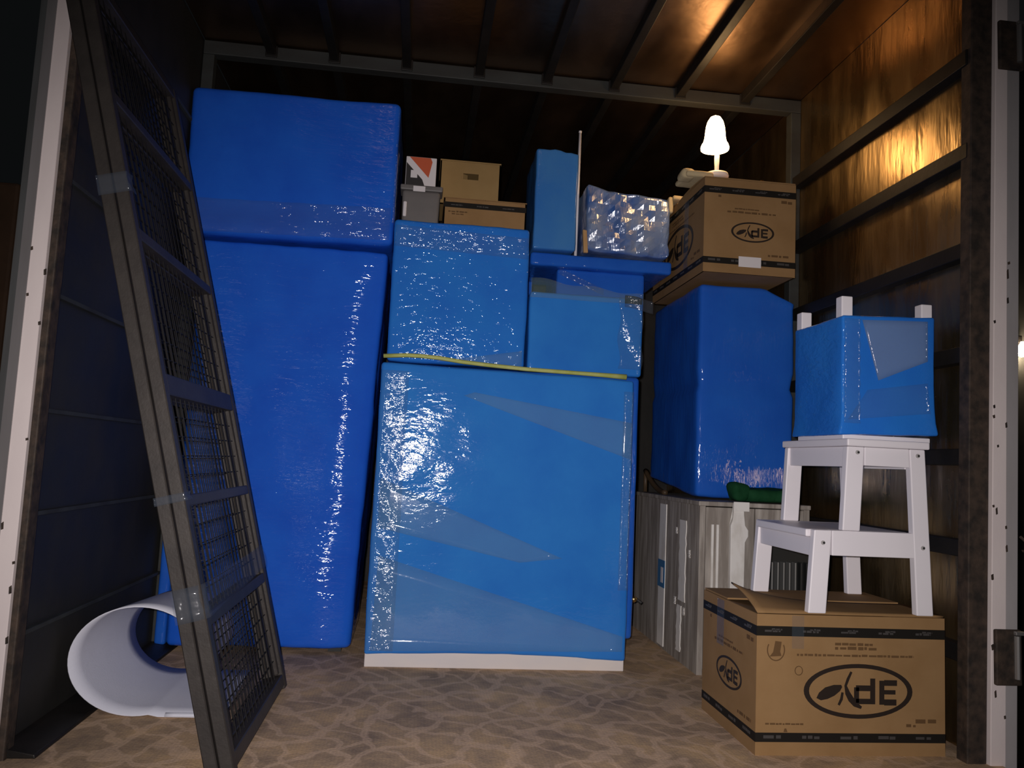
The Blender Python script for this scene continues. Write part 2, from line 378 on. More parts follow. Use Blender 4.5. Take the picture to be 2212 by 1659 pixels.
# frame across the box: beam and two posts
fr = structe('trim_2', (.3, YF, 0))
finish('beam', bx(XL, XR, YF-.02, YF+.03, ZC-.062, ZC-.005, bev=.003), 'beam', fr)
for xa, xb in ((XL, XL+.045), (XR-.045, XR)):
    finish('post', bx(xa, xb, YF-.02, YF+.03, 0, ZC-.063, bev=.003), 'beam', fr)
for x in ribs:
    finish('bracket', bx(x-.024, x+.024, YF-.028, YF-.0205, ZC-.052, ZC-.004, bev=.002), 'rail', fr)
# door posts at the opening
lp = structe('trim_3', (-.98, 2.08, -.1))
finish('front_flange', xz_prism([(-.985, -.1), (-.944, -.1), (-.948, 1.80), (-.955, 2.05), (-.985, 2.08)], 2.07, 2.085, bev=.002), 'post_light', lp)
def slant(xa, xb, ya, yb, z0, z1, th):
    b = bmesh.new(); hexa(b, [(xa, ya, z0), (xb, yb, z0), (xb, yb+th, z0), (xa, ya+th, z0), (xa, ya, z1), (xb, yb, z1), (xb, yb+th, z1), (xa, ya+th, z1)]); return b
finish('side_flange', slant(-1.022, -.984, 2.098, 2.068, -.1, 2.3, .012), 'post_shade', lp)
finish('outer_flange', slant(-1.056, -1.0225, 2.135, 2.10, -.1, 2.3, .012), 'post_shade2', lp)
finish('inner_jamb', bx(XL-.02, XL+.03, 2.0865, 2.135, -.004, ZC+.03, bev=.004), 'rust', lp)
rp = structe('trim_4', (1.66, 2.1, -.1))
finish('front_flange', xz_prism([(1.592, -.1), (1.638, -.1), (1.684, 2.5), (1.646, 2.5)], 2.082, 2.10, bev=.002), 'post_light', rp)
finish('side_flange', xz_prism([(1.639, -.1), (1.676, -.1), (1.728, 2.5), (1.685, 2.5)], 2.088, 2.10, bev=.002), 'post_shade', rp)
finish('inner_jamb', xz_prism([(1.535, -.004), (1.592, -.004), (1.644, 2.45), (1.575, 2.45)], 2.095, 2.14, bev=.003), 'rust', rp)
for z, dx in ((.29, 0), (2.06, .036)):
    finish('hinge_plate', bx(1.604+dx, 1.682+dx, 2.068, 2.081, z-.075, z+.075, bev=.004), 'rust', rp)
    finish('hinge_pin', tube([(1.662+dx, 2.062, z-.055), (1.662+dx, 2.062, z+.06)], .008), 'bright_steel', rp)
    finish('hinge_bolt', bx(1.655+dx, 1.685+dx, 2.056, 2.068, z+.062, z+.072, bev=.002), 'bright_steel', rp)
finish('hook', tube([(1.690, 2.08, .62), (1.700, 2.07, .605), (1.697, 2.066, .585), (1.688, 2.07, .58)], .004), 'rust', rp)
rnd = random.Random(4)
for k in range(9):
    z = rnd.uniform(.2, 1.3)**1.0; x = -.985 + (rnd.random() < .6)*.036 + rnd.uniform(-.002, .004); h = rnd.uniform(.006, .022)
    finish('paint_chip', xz_prism([(x, z), (x+.005, z+.002), (x+.004, z+h), (x-.001, z+h*.8)], 2.0685, 2.0715, bev=0), 'rust', lp)
for k in range(16):
    z = rnd.uniform(.1, 1.4); x = 1.592+.0207*(z+.1) + rnd.choice((.002, .012, .040, .044)) + rnd.uniform(-.002, .002); h = rnd.uniform(.006, .03)
    finish('paint_chip', xz_prism([(x, z), (x+.004, z+.002), (x+.003, z+h), (x-.001, z+h*.8)], 2.0795, 2.084, bev=0), 'rust', rp)
# night outside
struct(finish('ground', bx(-12, 14, -4, 16, -1.05, -1.0), 'asphalt'))
struct(finish('wall_outside', bx(3.2, 9.0, 7.1, 7.3, -1.0, 5.0), 'outside'))
struct(finish('pillar_outside', bx(-3.1, -2.48, 5.0, 5.4, -1.0, 2.3, bev=.02), 'brick'))
t = thing('wall_lamp', 'small lit bulb outside at the right edge beyond the door post', 'lamp', (5.74, 7.1, 2.1))
finish('bracket', bx(5.70, 5.78, 7.04, 7.098, 2.14, 2.22, bev=.01), 'rail', t)
finish('bulb', lathe([(.012, .05), (.02, .03), (.045, -.01), (.05, -.05), (.035, -.085), (.01, -.1)], (5.74, 7.0, 2.1)), 'bulb', t, smooth=True)

# ================================================================== WRAPPED GOODS
# tall cabinet at the left, in two stacked parts
def lean(p):
    k = p.z/1.56
    yy = p.y - .004*math.sin(p.z*9)
    if p.x > -.30 and p.y < 3.3: yy += ((p.x+.30)/.14)**2*.026*min(1, max(0, (1.54-p.z)/.15))
    return (p.x + .055*(k-1)*max(0, min(1, (p.x+.88)/.5)), yy, p.z)
tb = thing('wrapped_cabinet', 'tall blue-wrapped cabinet standing on the floor behind the mesh gates', 'cabinet', (-.5, 3.4, 0))
finish('foam_wrap', rbox(-.888, -.162, 3.165, 3.70, .022, 1.570, .018, 30, .006, 5, 1, lean), 'blue_tall', tb, smooth=True)
for x in (-.84, -.30):
    for y in (3.22, 3.62):
        finish('foot', bx(x, x+.05, y, y+.05, 0, .03), 'dark_enamel', tb)
def drp(p): return (p.x, p.y - .02*max(0, (1.62-p.z)/.08 if p.z < 1.62 else 0), p.z - .016*(p.x+.5))
def upper(p):
    b = math.exp(-((p.z-1.62)/.05)**2)*.012
    return (p.x, p.y - (b if p.y < 3.4 else 0), p.z + .012*(p.x+.5))
tu = thing('wrapped_box', 'large blue-wrapped box on top of the tall cabinet, highest of the load', 'box', (-.5, 3.4, 1.572))
finish('foam_wrap', rbox(-.955, -.146, 3.12, 3.72, 1.584, 2.172, .022, 26, .004, 5, 2, upper), 'blue_tall', tu, smooth=True)
finish('film_band', sheet(lambda u, v: ((-.93+.77*u, 3.104 - .003*math.sin(u*40+v*5), 1.585 + .13*v + .02*u), (0, -1, 0)), 30, 6, .0015), 'film_clear', tu, smooth=True)
sb = thing('wrapped_bundle', 'small blue-wrapped bundle low in the corner behind the white roll', 'bundle', (-.91, 3.3, 0))
finish('foam_wrap', rbox(-.945, -.90, 3.2, 3.6, .012, .53, .015, 12, .004, 8, 3), 'blue_dark', sb, smooth=True)
finish('skid', bx(-.94, -.905, 3.22, 3.58, 0, .013), 'wood_dark', sb)

# cabinet behind the front panel, boxes A and B on it
sc = thing('wrapped_cabinet', 'low blue-wrapped cabinet mostly hidden behind the front panel, small knob low on its right', 'cabinet', (.36, 3.35, 0))
finish('foam_wrap', rbox(-.14, .862, 3.075, 3.68, .10, 1.118, .015, 14, .003, 6, 4), 'blue_dark', sc, smooth=True)
for x in (-.10, .78):
    for y in (3.12, 3.60):
        finish('leg', bx(x, x+.045, y, y+.045, 0, .105), 'dark_enamel', sc)
kb = finish('knob', tube([(.86, 3.10, .25), (.872, 3.098, .25), (.884, 3.096, .25)], [.008, .014, .006]), 'brass', sc, smooth=True)
finish('screw_tip', tube([(.884, 3.096, .248), (.90, 3.09, .237)], .006), 'dark_enamel', kb)

def edgeA(p):
    return (p.x, p.y - .006*math.sin((p.z-1.1)*11)*math.sin((p.x+.15)*5), p.z)
ta = thing('wrapped_box', 'blue-wrapped box under the plain cartons, next to the tall cabinet', 'box', (.12, 3.35, 1.128))
finish('foam_wrap', rbox(-.142, .398, 3.09, 3.72, 1.128, 1.692, .016, 22, .004, 7, 5, edgeA), 'blue_mid', ta, smooth=True)
finish('film_band', sheet(lambda u, v: ((-.135+.525*u, 3.082-.002*math.sin(u*30+3*v), 1.58 + .085*v - .015*u), (0, -1, 0)), 24, 5, .0012), 'film_clear', ta, smooth=True)
finish('film_band', sheet(lambda u, v: ((.05+.335*u, 3.080, 1.136 + .06*v*u), (0, -1, 0)), 14, 3, .0012), 'film_milky', ta, smooth=True)
tbx = thing('wrapped_box', 'blue-wrapped box with clear tape along its top edge and right corner', 'box', (.64, 3.4, 1.122))
finish('foam_wrap', rbox(.408, .872, 3.09, 3.74, 1.122, 1.442, .014, 18, .003, 7, 6), 'blue_front', tbx, smooth=True)
finish('film_flap', sheet(lambda u, v: ((.408+.46*u, 3.083 - .004*math.sin(u*9), 1.415 + (.078-.04*u+.006*math.sin(u*14))*v), (0, -1, 0)), 24, 4, .0015), 'film_milky', tbx, smooth=True)
finish('tape_strip', sheet(lambda u, v: ((.772+.095*u + .006*math.sin(v*12), 3.083 - .005*math.sin(u*6+v*9), 1.15 + .30*v), (0, -1, 0)), 8, 16, .0012), 'film_clear', tbx, smooth=True)
finish('tape_corner', sheet(lambda u, v: ((.79+.12*u, 3.076 - .01*math.sin(u*5), 1.40 + .05*v - .02*u), (0, -1, 0)), 8, 5, .0012), 'tape_clear', tbx, smooth=True)

# the broad flat panel at the front
fp = thing('flat_package', 'broad blue-wrapped flat panel standing in front, white board showing along its bottom edge', 'package', (.33, 3.02, 0))
finish('board', bx(-.148, .812, 2.998, 3.048, 0, 1.09, bev=.003), 'white_board', fp)
def arch(p):
    k = (p.x+.148)/.96
    if p.z < .12: p.z += .012*math.sin(math.pi*min(1, k*1.15)) - .004 - .012*max(0, k-.75)*2
    if p.z > 1.0: p.z += .010 - .014*k
    return (p.x, p.y, p.z)
finish('foam_wrap', rbox(-.152, .817, 2.99, 3.056, .047, 1.100, .012, 34, .0035, 6, 7, arch), 'blue_front', fp, smooth=True)
def quad_film(pts, y, name='film_band', m='film_milky', th=.001):
    (ax, az), (bx_, bz), (cx, cz), (dx, dz) = pts
    def f(u, v):
        x = (1-v)*((1-u)*ax+u*bx_) + v*((1-u)*dx+u*cx); z = (1-v)*((1-u)*az+u*bz) + v*((1-u)*dz+u*cz)
        return ((x, y - .0015*math.sin(x*22+z*17), z), (0, -1, 0))
    return f, name, m, th
for q in (quad_film([(-.13, .06), (.80, .075), (.80, .13), (-.12, .40)], 2.9835),
          quad_film([(-.13, .50), (.40, .39), (.56, .41), (-.13, .68)], 2.9830),
          quad_film([(.16, 1.0), (.81, .79), (.81, .93), (.20, 1.015)], 2.9835)):
    finish(q[1], sheet(q[0], 16, 6, q[3]), q[2], fp, smooth=True)
finish('film_edge', sheet(lambda u, v: ((-.148+.10*u, 2.982 - .003*math.sin(v*60+u*9), .06+1.02*v), (0, -1, 0)), 6, 60, .001), 'film_clear', fp, smooth=True)
finish('film_edge', sheet(lambda u, v: ((.775+.04*u, 2.982 - .002*math.sin(v*50+u*7), .30+.75*v), (0, -1, 0)), 4, 40, .001), 'film_clear', fp, smooth=True)
zs = [(-.147, 1.124), (-.06, 1.131), (-.007, 1.132), (.06, 1.128), (.15, 1.119), (.25, 1.112), (.40, 1.106), (.60, 1.102), (.70, 1.101), (.785, 1.098)]
yc = thing('yellow_rope', 'thin pale yellow rope laid along the top of the front panel', 'rope', (.32, 3.02, 1.10))
finish('cord', tube([(x, 3.0 - (.006 if i % 2 else 0), z+.010) for i, (x, z) in enumerate(zs)], [.008]*8+[.009, .011], 10), 'yellow', yc, smooth=True)

# small goods on top of box A
gb = thing('storage_bin', 'grey plastic bin with a white label wedged beside the tall box', 'bin', (-.05, 3.345, 1.70))
def taper(p):
    k = (p.z-1.70)/.2; s = .94+.06*k; return (-.047+(p.x+.047)*s, 3.345+(p.y-3.345)*s, p.z)
finish('body', rbox(-.128, .034, 3.30, 3.385, 1.70, 1.885, .014, 8, 0, 1, 0, taper), 'bin', gb, smooth=True)
finish('rim', bx(-.136, .042, 3.292, 3.393, 1.882, 1.905, bev=.005), 'bin', gb)
finish('label', bx(-.082, -.032, 3.2895, 3.2925, 1.876, 1.899), 'paper', gb)
finish('handle', rbox(-.120, -.105, 3.288, 3.302, 1.765, 1.83, .005, 4, 0), 'paper', gb)
bk = thing('package', 'small package with orange, white and black print on the grey bin', 'package', (-.05, 3.364, 1.906))
finish('body', bx(-.120, .010, 3.34, 3.388, 1.906, 2.045, bev=.003), 'paper', bk)
pr = Print((-.120, 3.34, 1.906), (1, 0, 0), (0, 0, 1), (0, -1, 0)); pr.poly([(.014, .137), (.104, .137), (.112, .120), (.098, .050)]); pr.done('orange_print', 'orange', bk)
pr = Print((-.120, 3.34, 1.906), (1, 0, 0), (0, 0, 1), (0, -1, 0)); pr.poly([(.002, .004), (.086, .004), (.072, .040), (.002, .112)]); pr.done('black_print', 'black_print', bk)
pr = Print((-.120, 3.3385, 1.906), (1, 0, 0), (0, 0, 1), (0, -1, 0)); pr.rect(.022, .050, .045, .078); pr.done('white_print', 'paper', bk)
def plain_carton(x0, x1, y0, y1, z0, z1, parent, m='carton_old', th=.005, hole=None):
    b = bmesh.new()
    if hole:
        hx0, hx1, hz0, hz1 = hole
        bx(x0, hx0, y0, y0+th, z0, z1, b); bx(hx1, x1, y0, y0+th, z0, z1, b); bx(hx0, hx1, y0, y0+th, z0, hz0, b); bx(hx0, hx1, y0, y0+th, hz1, z1, b)
    else: bx(x0, x1, y0, y0+th, z0, z1, b)
    bx(x0, x1, y1-th, y1, z0, z1, b); bx(x0, x0+th, y0, y1, z0, z1, b); bx(x1-th, x1, y0, y1, z0, z1, b); bx(x0, x1, y0, y1, z0, z0+th, b)
    return finish('body', b, m, parent)
cc = thing('cardboard_box', 'wide brown carton with a dark band, lying under the handled carton', 'carton', (.23, 3.45, 1.70))
plain_carton(.050, .402, 3.30, 3.62, 1.70, 1.862, cc, 'carton')
finish('lid_flap', bx(.048, .225, 3.298, 3.62, 1.8625, 1.866), 'carton', cc); finish('lid_flap', bx(.227, .404, 3.298, 3.62, 1.8625, 1.866), 'carton', cc)
pr = Print((.050, 3.30, 1.70), (1, 0, 0), (0, 0, 1), (0, -1, 0)); pr.rect(0, .352, .123, .146); pr.done('printed_band', 'band', cc)
pr = Print((.050, 3.2985, 1.70), (1, 0, 0), (0, 0, 1), (0, -1, 0)); [small_print(pr, .03+.11*i, .08+.11*i, .131, .006, i) for i in range(3)]; pr.done('band_marks', 'band_mark', cc, True)
pr = Print((.050, 3.30, 1.70), (1, 0, 0), (0, 0, 1), (0, -1, 0)); small_print(pr, .02, .10, .102, .007, 3); small_print(pr, .035, .085, .092, .006, 5); pr.done('print_text', 'ink_faint', cc, True)
hc = thing('cardboard_box', 'plain brown carton with a dark hand hole, on the banded carton', 'carton', (.16, 3.5, 1.867))
plain_carton(.028, .292, 3.40, 3.66, 1.867, 2.062, hc, 'carton_old', hole=(.128, .196, 1.985, 2.012))
finish('lid', bx(.026, .294, 3.398, 3.662, 2.0625, 2.068), 'carton_old', hc)
finish('hand_flap', slant(.120, .150, 3.399, 3.425, 1.985, 2.012, .003), 'carton_old', hc)

# tall narrow piece C, crumpled box D, wrapped side table E
et = thing('wrapped_table', 'blue-wrapped side table lying behind the taped box, dark gap under its top', 'table', (.75, 3.5, 1.446))
finish('top', rbox(.436, 1.062, 3.335, 3.74, 1.612, 1.668, .012, 16, .003, 7, 9), 'blue_dark', et, smooth=True)
finish('base', rbox(.560, .955, 3.38, 3.70, 1.446, 1.614, .012, 14, .003, 7, 10), 'blue_dark', et, smooth=True)
finish('film_band', sheet(lambda u, v: ((.57+.2*u, 3.374, 1.585 - .08*u + .03*v), (0, -1, 0)), 8, 3, .001), 'film_clear', et, smooth=True)
finish('leg', bx(.452, .492, 3.68, 3.72, 1.446, 1.613), 'blue_dark', et)
def ragged(p):
    if p.z > 2.05: p.z += .014*noise.noise(Vector((p.x*26, p.y*9, 0))) + .010*math.exp(-((p.x-.47)/.02)**2)
    return (p.x, p.y, p.z)
ct = thing('wrapped_bundle', 'tall narrow blue-wrapped bundle with a ragged top beside a white stick', 'bundle', (.53, 3.45, 1.67))
finish('foam_wrap', rbox(.437, .622, 3.30, 3.62, 1.674, 2.112, .010, 16, .003, 8, 11, ragged), 'blue_grey', ct, smooth=True)
stk = thing('stick', 'thin white stick upright against the narrow blue bundle', 'stick', (.648, 3.45, 1.67))
finish('rod', tube([(.652, 3.45, 1.669), (.652, 3.45, 2.0), (.652, 3.45, 2.268)], .0065, 10), 'white_paint', stk, smooth=True)
finish('cap', tube([(.652, 3.45, 2.2682), (.652, 3.45, 2.276)], .0075, 10), 'white_paint', stk, smooth=True)
def crumple(p):
    q = Vector((p.x*22+p.z*16, p.y*14, p.z*9-p.x*5)); d = noise.noise(q) * .020 + noise.noise(q*2.1)*.011
    if p.z > 1.93: p.z += .02*math.exp(-((p.x-.68)/.05)**2) - .055*(p.x-.86)*.4
    return (p.x + .004*noise.noise(q+Vector((5, 0, 0))), p.y + (d if p.y < 3.5 else 0), p.z - .05*(p.x-.85) + .03*max(0, p.x-.9))
db = thing('wrapped_box', 'blue box in badly crumpled shiny film, left of the upper carton', 'box', (.86, 3.5, 1.67))
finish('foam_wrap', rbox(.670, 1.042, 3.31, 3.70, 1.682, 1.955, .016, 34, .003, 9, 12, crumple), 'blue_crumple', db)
st2 = thing('wood_offcut', 'short tan wood stick at the lower left corner of the crumpled box', 'stick', (.66, 3.275, 1.67))
finish('body', xz_prism([(.657, 1.669), (.677, 1.669), (.668, 1.768), (.650, 1.770)], 3.29, 3.305), 'wood', st2)

# ------------------------------------------------------------------ right side: grey cabinet, tall wrapped box, carton with lamp
gc = thing('old_cabinet', 'weathered grey cabinet with chipped white strips under the tall blue box', 'cabinet', (1.3, 3.3, 0))
finish('side_panel', bx(1.082, 1.104, 2.965, 3.85, 0, .628), 'grey_wood', gc)
finish('side_panel', bx(1.50, 1.522, 2.965, 3.85, 0, .628), 'grey_wood', gc)
finish('back_panel', bx(1.104, 1.50, 3.835, 3.85, .02, .628), 'grey_wood', gc)
finish('top_board', bx(1.076, 1.526, 2.96, 3.856, .6285, .646, bev=.003), 'grey_wood', gc)
finish('door_panel', bx(1.106, 1.298, 2.962, 2.98, .02, .625, bev=.002), 'grey_wood', gc)
finish('door_panel', bx(1.302, 1.498, 2.962, 2.98, .02, .625, bev=.002), 'grey_wood', gc)
finish('white_strip', bx(1.0775, 1.0815, 3.365, 3.45, .012, .61), 'chip_white', gc)
finish('label', bx(1.0755, 1.0772, 3.36, 3.455, .255, .37), 'label_blue', gc)
finish('label_print', bx(1.0745, 1.0753, 3.38, 3.41, .275, .34), 'paper', gc)
def chip(ya, yb, z0, z1, seed):
    rnd = random.Random(seed); b = bmesh.new(); n = 14; A = []
    for i in range(n+1):
        z = z0+(z1-z0)*i/n; a = ya + rnd.uniform(-.004, .004); c = yb + rnd.uniform(-.005, .005)
        A.append([b.verts.new(p) for p in ((1.0818, a, z), (1.0785, a, z), (1.0785, c, z), (1.0818, c, z))])
    for i in range(n):
        for k in range(4): b.faces.new((A[i][k], A[i][(k+1) % 4], A[i+1][(k+1) % 4], A[i+1][k]))
    b.faces.new(A[0]); b.faces.new(A[-1]); return b
finish('paint_strip', chip(3.11, 3.185, .24, .56, 1), 'chip_white', gc)
finish('paint_strip', chip(3.15, 3.20, .04, .22, 2), 'chip_white', gc)
finish('paint_chip', chip(3.22, 3.235, .50, .525, 3), 'chip_white', gc); finish('paint_chip', chip(3.06, 3.075, .42, .45, 4), 'chip_white', gc)
finish('paint_chip', chip(3.22, 3.235, .215, .245, 5), 'chip_white', gc); finish('paint_chip', chip(3.11, 3.125, .19, .22, 6), 'chip_white', gc)
for x0 in (1.126, 1.146):
    finish('moulding', bx(x0, x0+.009, 2.955, 2.9615, .03, .56), 'chip_white', gc)
wb = thing('white_rail', 'notched white plank standing against the grey cabinet front, behind the stool', 'plank', (1.22, 2.945, 0))
finish('plank', xz_prism([(1.195, 0), (1.245, 0), (1.245, .50), (1.262, .52), (1.262, .545), (1.245, .56), (1.243, .60), (1.243, .645), (1.205, .645), (1.203, .59), (1.192, .56)], 2.93, 2.95), 'chip_white', wb)
finish('cap', bx(1.20, 1.262, 2.925, 2.9295, .615, .65, bev=.001), 'chip_white', wb)
wr2 = thing('curved_rail', 'curved brown wooden rail under the tall blue box', 'rail', (1.1, 3.7, .646))
finish('rail', tube([(1.125, 3.86-.03*i, .655+.095*(1-i/11)**2) for i in range(12)], .012), 'wood_dark', wr2, smooth=True)
finish('foot', tube([(1.125, 3.855, .647), (1.125, 3.858, .75)], .010), 'wood_dark', wr2, smooth=True)

def bag(p):
    s = math.exp(-((p.z-1.125)/.022)**2)*.014
    p.x += s if p.x < 1.3 else -s
    if p.y < 3.3: p.y += s
    if p.z < .80: 
        k = (.80-p.z)/.16; p.x += (.018 if p.x > 1.4 else 0)*-k; p.z += max(0, (p.y-3.2))*.12*k
    if p.z > 1.45: p.z -= .05*max(0, (p.x-1.40)/.1)*((p.z-1.45)/.095)
    return (p.x, p.y, p.z)
tf = thing('wrapped_box', 'tall blue-wrapped box on the grey cabinet, carrying the upper printed carton', 'box', (1.32, 3.4, .655))
finish('foam_wrap', rbox(1.122, 1.535, 3.13, 3.78, .656, 1.535, .02, 26, .004, 6, 13, bag), 'blue_dark', tf, smooth=True)

def printed_carton(name, label, x0, x1, y0, y1, z0, z1, short_front):
    t = thing(name, label, 'carton', ((x0+x1)/2, (y0+y1)/2, z0))
    th = .006; W, H, D = x1-x0, z1-z0, y1-y0
    b = bmesh.new()
    bx(x0, x1, y0, y0+th, z0, z1, b); bx(x0, x1, y1-th, y1, z0, z1, b); bx(x0, x0+th, y0+th, y1-th, z0, z1, b); bx(x1-th, x1, y0+th, y1-th, z0, z1, b)
    bx(x0+.001, x1-.001, y0+.001, y1-.001, z0, z0+th, b)
    finish('body', b, 'carton', t)
    faces = [((x0, y0, z0), (1, 0, 0), (0, -1, 0), W), ((x0, y1, z0), (0, -1, 0), (-1, 0, 0), D)]
    for i, (O, U, N, L) in enumerate(faces):
        pr = Print(O, U, (0, 0, 1), N); pr.rect(0, L, H*.845, H*.915); pr.done('printed_band', 'band', t)
        pr = Print(O, U, (0, 0, 1), N); pr.rect(0, L, H*.095, H*.16); pr.done('printed_band', 'band', t)
        pr = Print(Vector(O)+Vector(N)*.001, U, (0, 0, 1), N); n = max(3, int(L/.095))
        for k in range(n):
            u = L*(k+.2)/n; small_print(pr, u, u+.045, H*.872, .007, k); small_print(pr, u+.02, u+.05, H*.885, .006, k+7)
            small_print(pr, u, u+.05, H*.118, .010, k+20)
        pr.done('band_marks', 'band_mark', t, True)
        big = (i == 0) != short_front
        pr = Print(O, U, (0, 0, 1), N)
        if big: logo(pr, L*.535, H*.46, L*.288, t)
        else: logo(pr, L*.53, H*.45, L*.235, t)
        pr = Print(O, U, (0, 0, 1), N)
        if big:
            small_print(pr, L*.21, L*.83, H*.705, .007, 31); small_print(pr, L*.41, L*.63, H*.755, .009, 32); small_print(pr, L*.41, L*.61, H*.785, .008, 33)
            small_print(pr, L*.05, L*.25, H*.215, .005, 34); small_print(pr, L*.79, L*.84, H*.205, .009, 36); small_print(pr, L*.84, L*.95, H*.235, .012, 37)
            pr.ring(L*.10, H*.745, .026, .030, .003, seg=20, a0=math.pi, a1=2*math.pi); pr.ring(L*.10, H*.745, .026, .030, .003, seg=6, a0=.0, a1=.5); pr.ring(L*.10, H*.745, .026, .030, .003, seg=6, a0=2.6, a1=3.14)
            pr.poly([(L*.10-.018, H*.745-.018), (L*.10+.016, H*.745-.016), (L*.10+.012, H*.745-.004), (L*.10+.016, H*.745+.022), (L*.10-.002, H*.745+.024), (L*.10-.008, H*.745-.006)])
            pr.ring(L*.22, H*.60, .012, .013, .0022, seg=16)
            pr.poly([(L*.145, H*.165), (L*.165, H*.165), (L*.158, H*.19), (L*.150, H*.19)])
        else:
            small_print(pr, L*.25, L*.78, H*.645, .009, 41); small_print(pr, L*.33, L*.60, H*.685, .006, 42)
            small_print(pr, L*.70, L*.93, H*.20, .011, 43); small_print(pr, L*.84, L*.96, H*.785, .013, 44); small_print(pr, L*.15, L*.18, H*.80, .013, 45)
        pr.done('print_text', 'ink_faint', t, True)
    return t
c1 = printed_carton('printed_carton', 'upper printed carton with a lit lamp on top and white sticker at its lower edge', 1.076, 1.458, 2.98, 3.66, 1.546, 1.928, True)
pr = Print((1.076, 2.9775, 1.546), (1, 0, 0), (0, 0, 1), (0, -1, 0)); pr.rect(.145, .238, .028, .070); pr.done('sticker', 'paper', c1)
pr = Print((1.0735, 3.66, 1.546), (0, -1, 0), (0, 0, 1), (-1, 0, 0)); pr.rect(.45, .50, .06, .35); pr.done('tape_strip', 'tape_clear', c1)
for ya, yb, s in ((2.98, 3.31, 1), (3.66, 3.33, -1)):
    finish('flap', sheet(lambda u, v: ((1.078+.378*u, ya+(yb-ya)*v, 1.929+.012*math.sin(v*3)*(1-u*.5)), (0, 0, 1)), 10, 8, .005), 'carton', c1)
c2 = printed_carton('printed_carton', 'large printed carton on the floor carrying the white step stool', .955, 1.510, 2.15, 2.56, 0, .376, False)
finish('flap', sheet(lambda u, v: ((.957+.551*u, 2.152+.19*v, .3775 + .05*(1-u)**5*v + .010*(1-u)**2*math.sin(3*v)), (0, 0, 1)), 22, 8, .005), 'carton', c2, smooth=True)
finish('flap', sheet(lambda u, v: ((.957+.551*u, 2.558-.19*v, .3775), (0, 0, 1)), 6, 3, .005), 'carton', c2)
finish('inner_flap', sheet(lambda u, v: ((.962+.15*u, 2.17+.37*v, .370-.03*u), (0, 0, 1)), 4, 4, .005), 'carton', c2)
finish('inner_flap', sheet(lambda u, v: ((1.503-.15*u, 2.17+.37*v, .369), (0, 0, 1)), 4, 4, .005), 'carton', c2)
pr = Print((.9545, 2.56, 0), (0, -1, 0), (0, 0, 1), (-1, 0, 0)); pr.rect(.12, .175, .235, .37); pr.done('tape_strip', 'tape_clear', c2)
pr = Print((.955, 2.1475, 0), (1, 0, 0), (0, 0, 1), (0, -1, 0)); pr.rect(.10, .135, .285, .374); pr.done('tape_strip', 'film_clear', c2)

# ------------------------------------------------------------------ lamp and the cloths on the upper carton
def clump(x0, x1, y0, y1, z0, z1, seed, amp=.018, tilt=0):
    def f(p):
        d = noise.noise_vector(p*16 + Vector((seed, 0, 0)))*amp
        p = p + Vector((d.x, d.y, max(d.z*.5, -.004) if p.z > z0+.012 else 0)); p.z += tilt*(p.x-x0); return p
    return rbox(x0, x1, y0, y1, z0, z1, .018, 12, 0, 1, seed, f)
cl1 = thing('folded_cloth', 'folded cream cloth beneath the lamp, hanging over the carton edge', 'cloth', (1.1, 3.06, 1.936))
finish('body', clump(1.012, 1.13, 3.02, 3.17, 1.946, 1.970, 2, .006), 'cloth', cl1, smooth=True)
finish('fold', clump(1.00, 1.06, 3.03, 3.11, 1.943, 1.985, 5, .008), 'cloth', cl1, smooth=True)
cl2 = thing('cloth_scrap', 'crumpled tan cloth tip hanging off the left of the upper carton', 'cloth', (1.05, 3.36, 1.90))
finish('body', clump(1.062, 1.12, 3.34, 3.46, 1.955, 1.975, 8, .006), 'cloth', cl2, smooth=True)
finish('tail', clump(1.046, 1.068, 3.35, 3.42, 1.895, 1.972, 9, .003), 'cloth', cl2, smooth=True)
orn = thing('brass_ornament', 'small shiny brass ornament on the right of the upper carton top', 'ornament', (1.365, 3.10, 1.95))
finish('ball', lathe([(.003, .026), (.010, .024), (.014, .014), (.013, .006), (.007, .0)], (1.365, 3.10, 1.957), 14), 'brass', orn, smooth=True)
finish('chain', tube([(1.352, 3.10, 1.96), (1.335, 3.095, 1.97), (1.318, 3.095, 1.955), (1.29, 3.10, 1.953)], .004), 'brass', orn, smooth=True)
LX, LY, LZ = 1.163, 3.085, 1.971
lm = thing('table_lamp', 'small lit table lamp with a flared glowing shade on the upper carton', 'lamp', (LX, LY, LZ))
finish('base', lathe([(.002, 0), (.048, 0), (.050, .006), (.046, .016), (.012, .020), (.009, .026)], (LX, LY, LZ), 28), 'lamp_white', lm, smooth=True)
finish('stem', lathe([(.0095, .022), (.009, .05), (.0105, .07), (.010, .15)], (LX, LY, LZ), 16), 'lamp_white', lm, smooth=True)
finish('shade', lathe([(.057, .112), (.058, .120), (.054, .132), (.047, .144), (.043, .162), (.041, .185), (.038, .210), (.032, .232), (.021, .250), (.006, .258)], (LX-.010, LY, LZ+.008), 32), 'shade', lm, smooth=True)

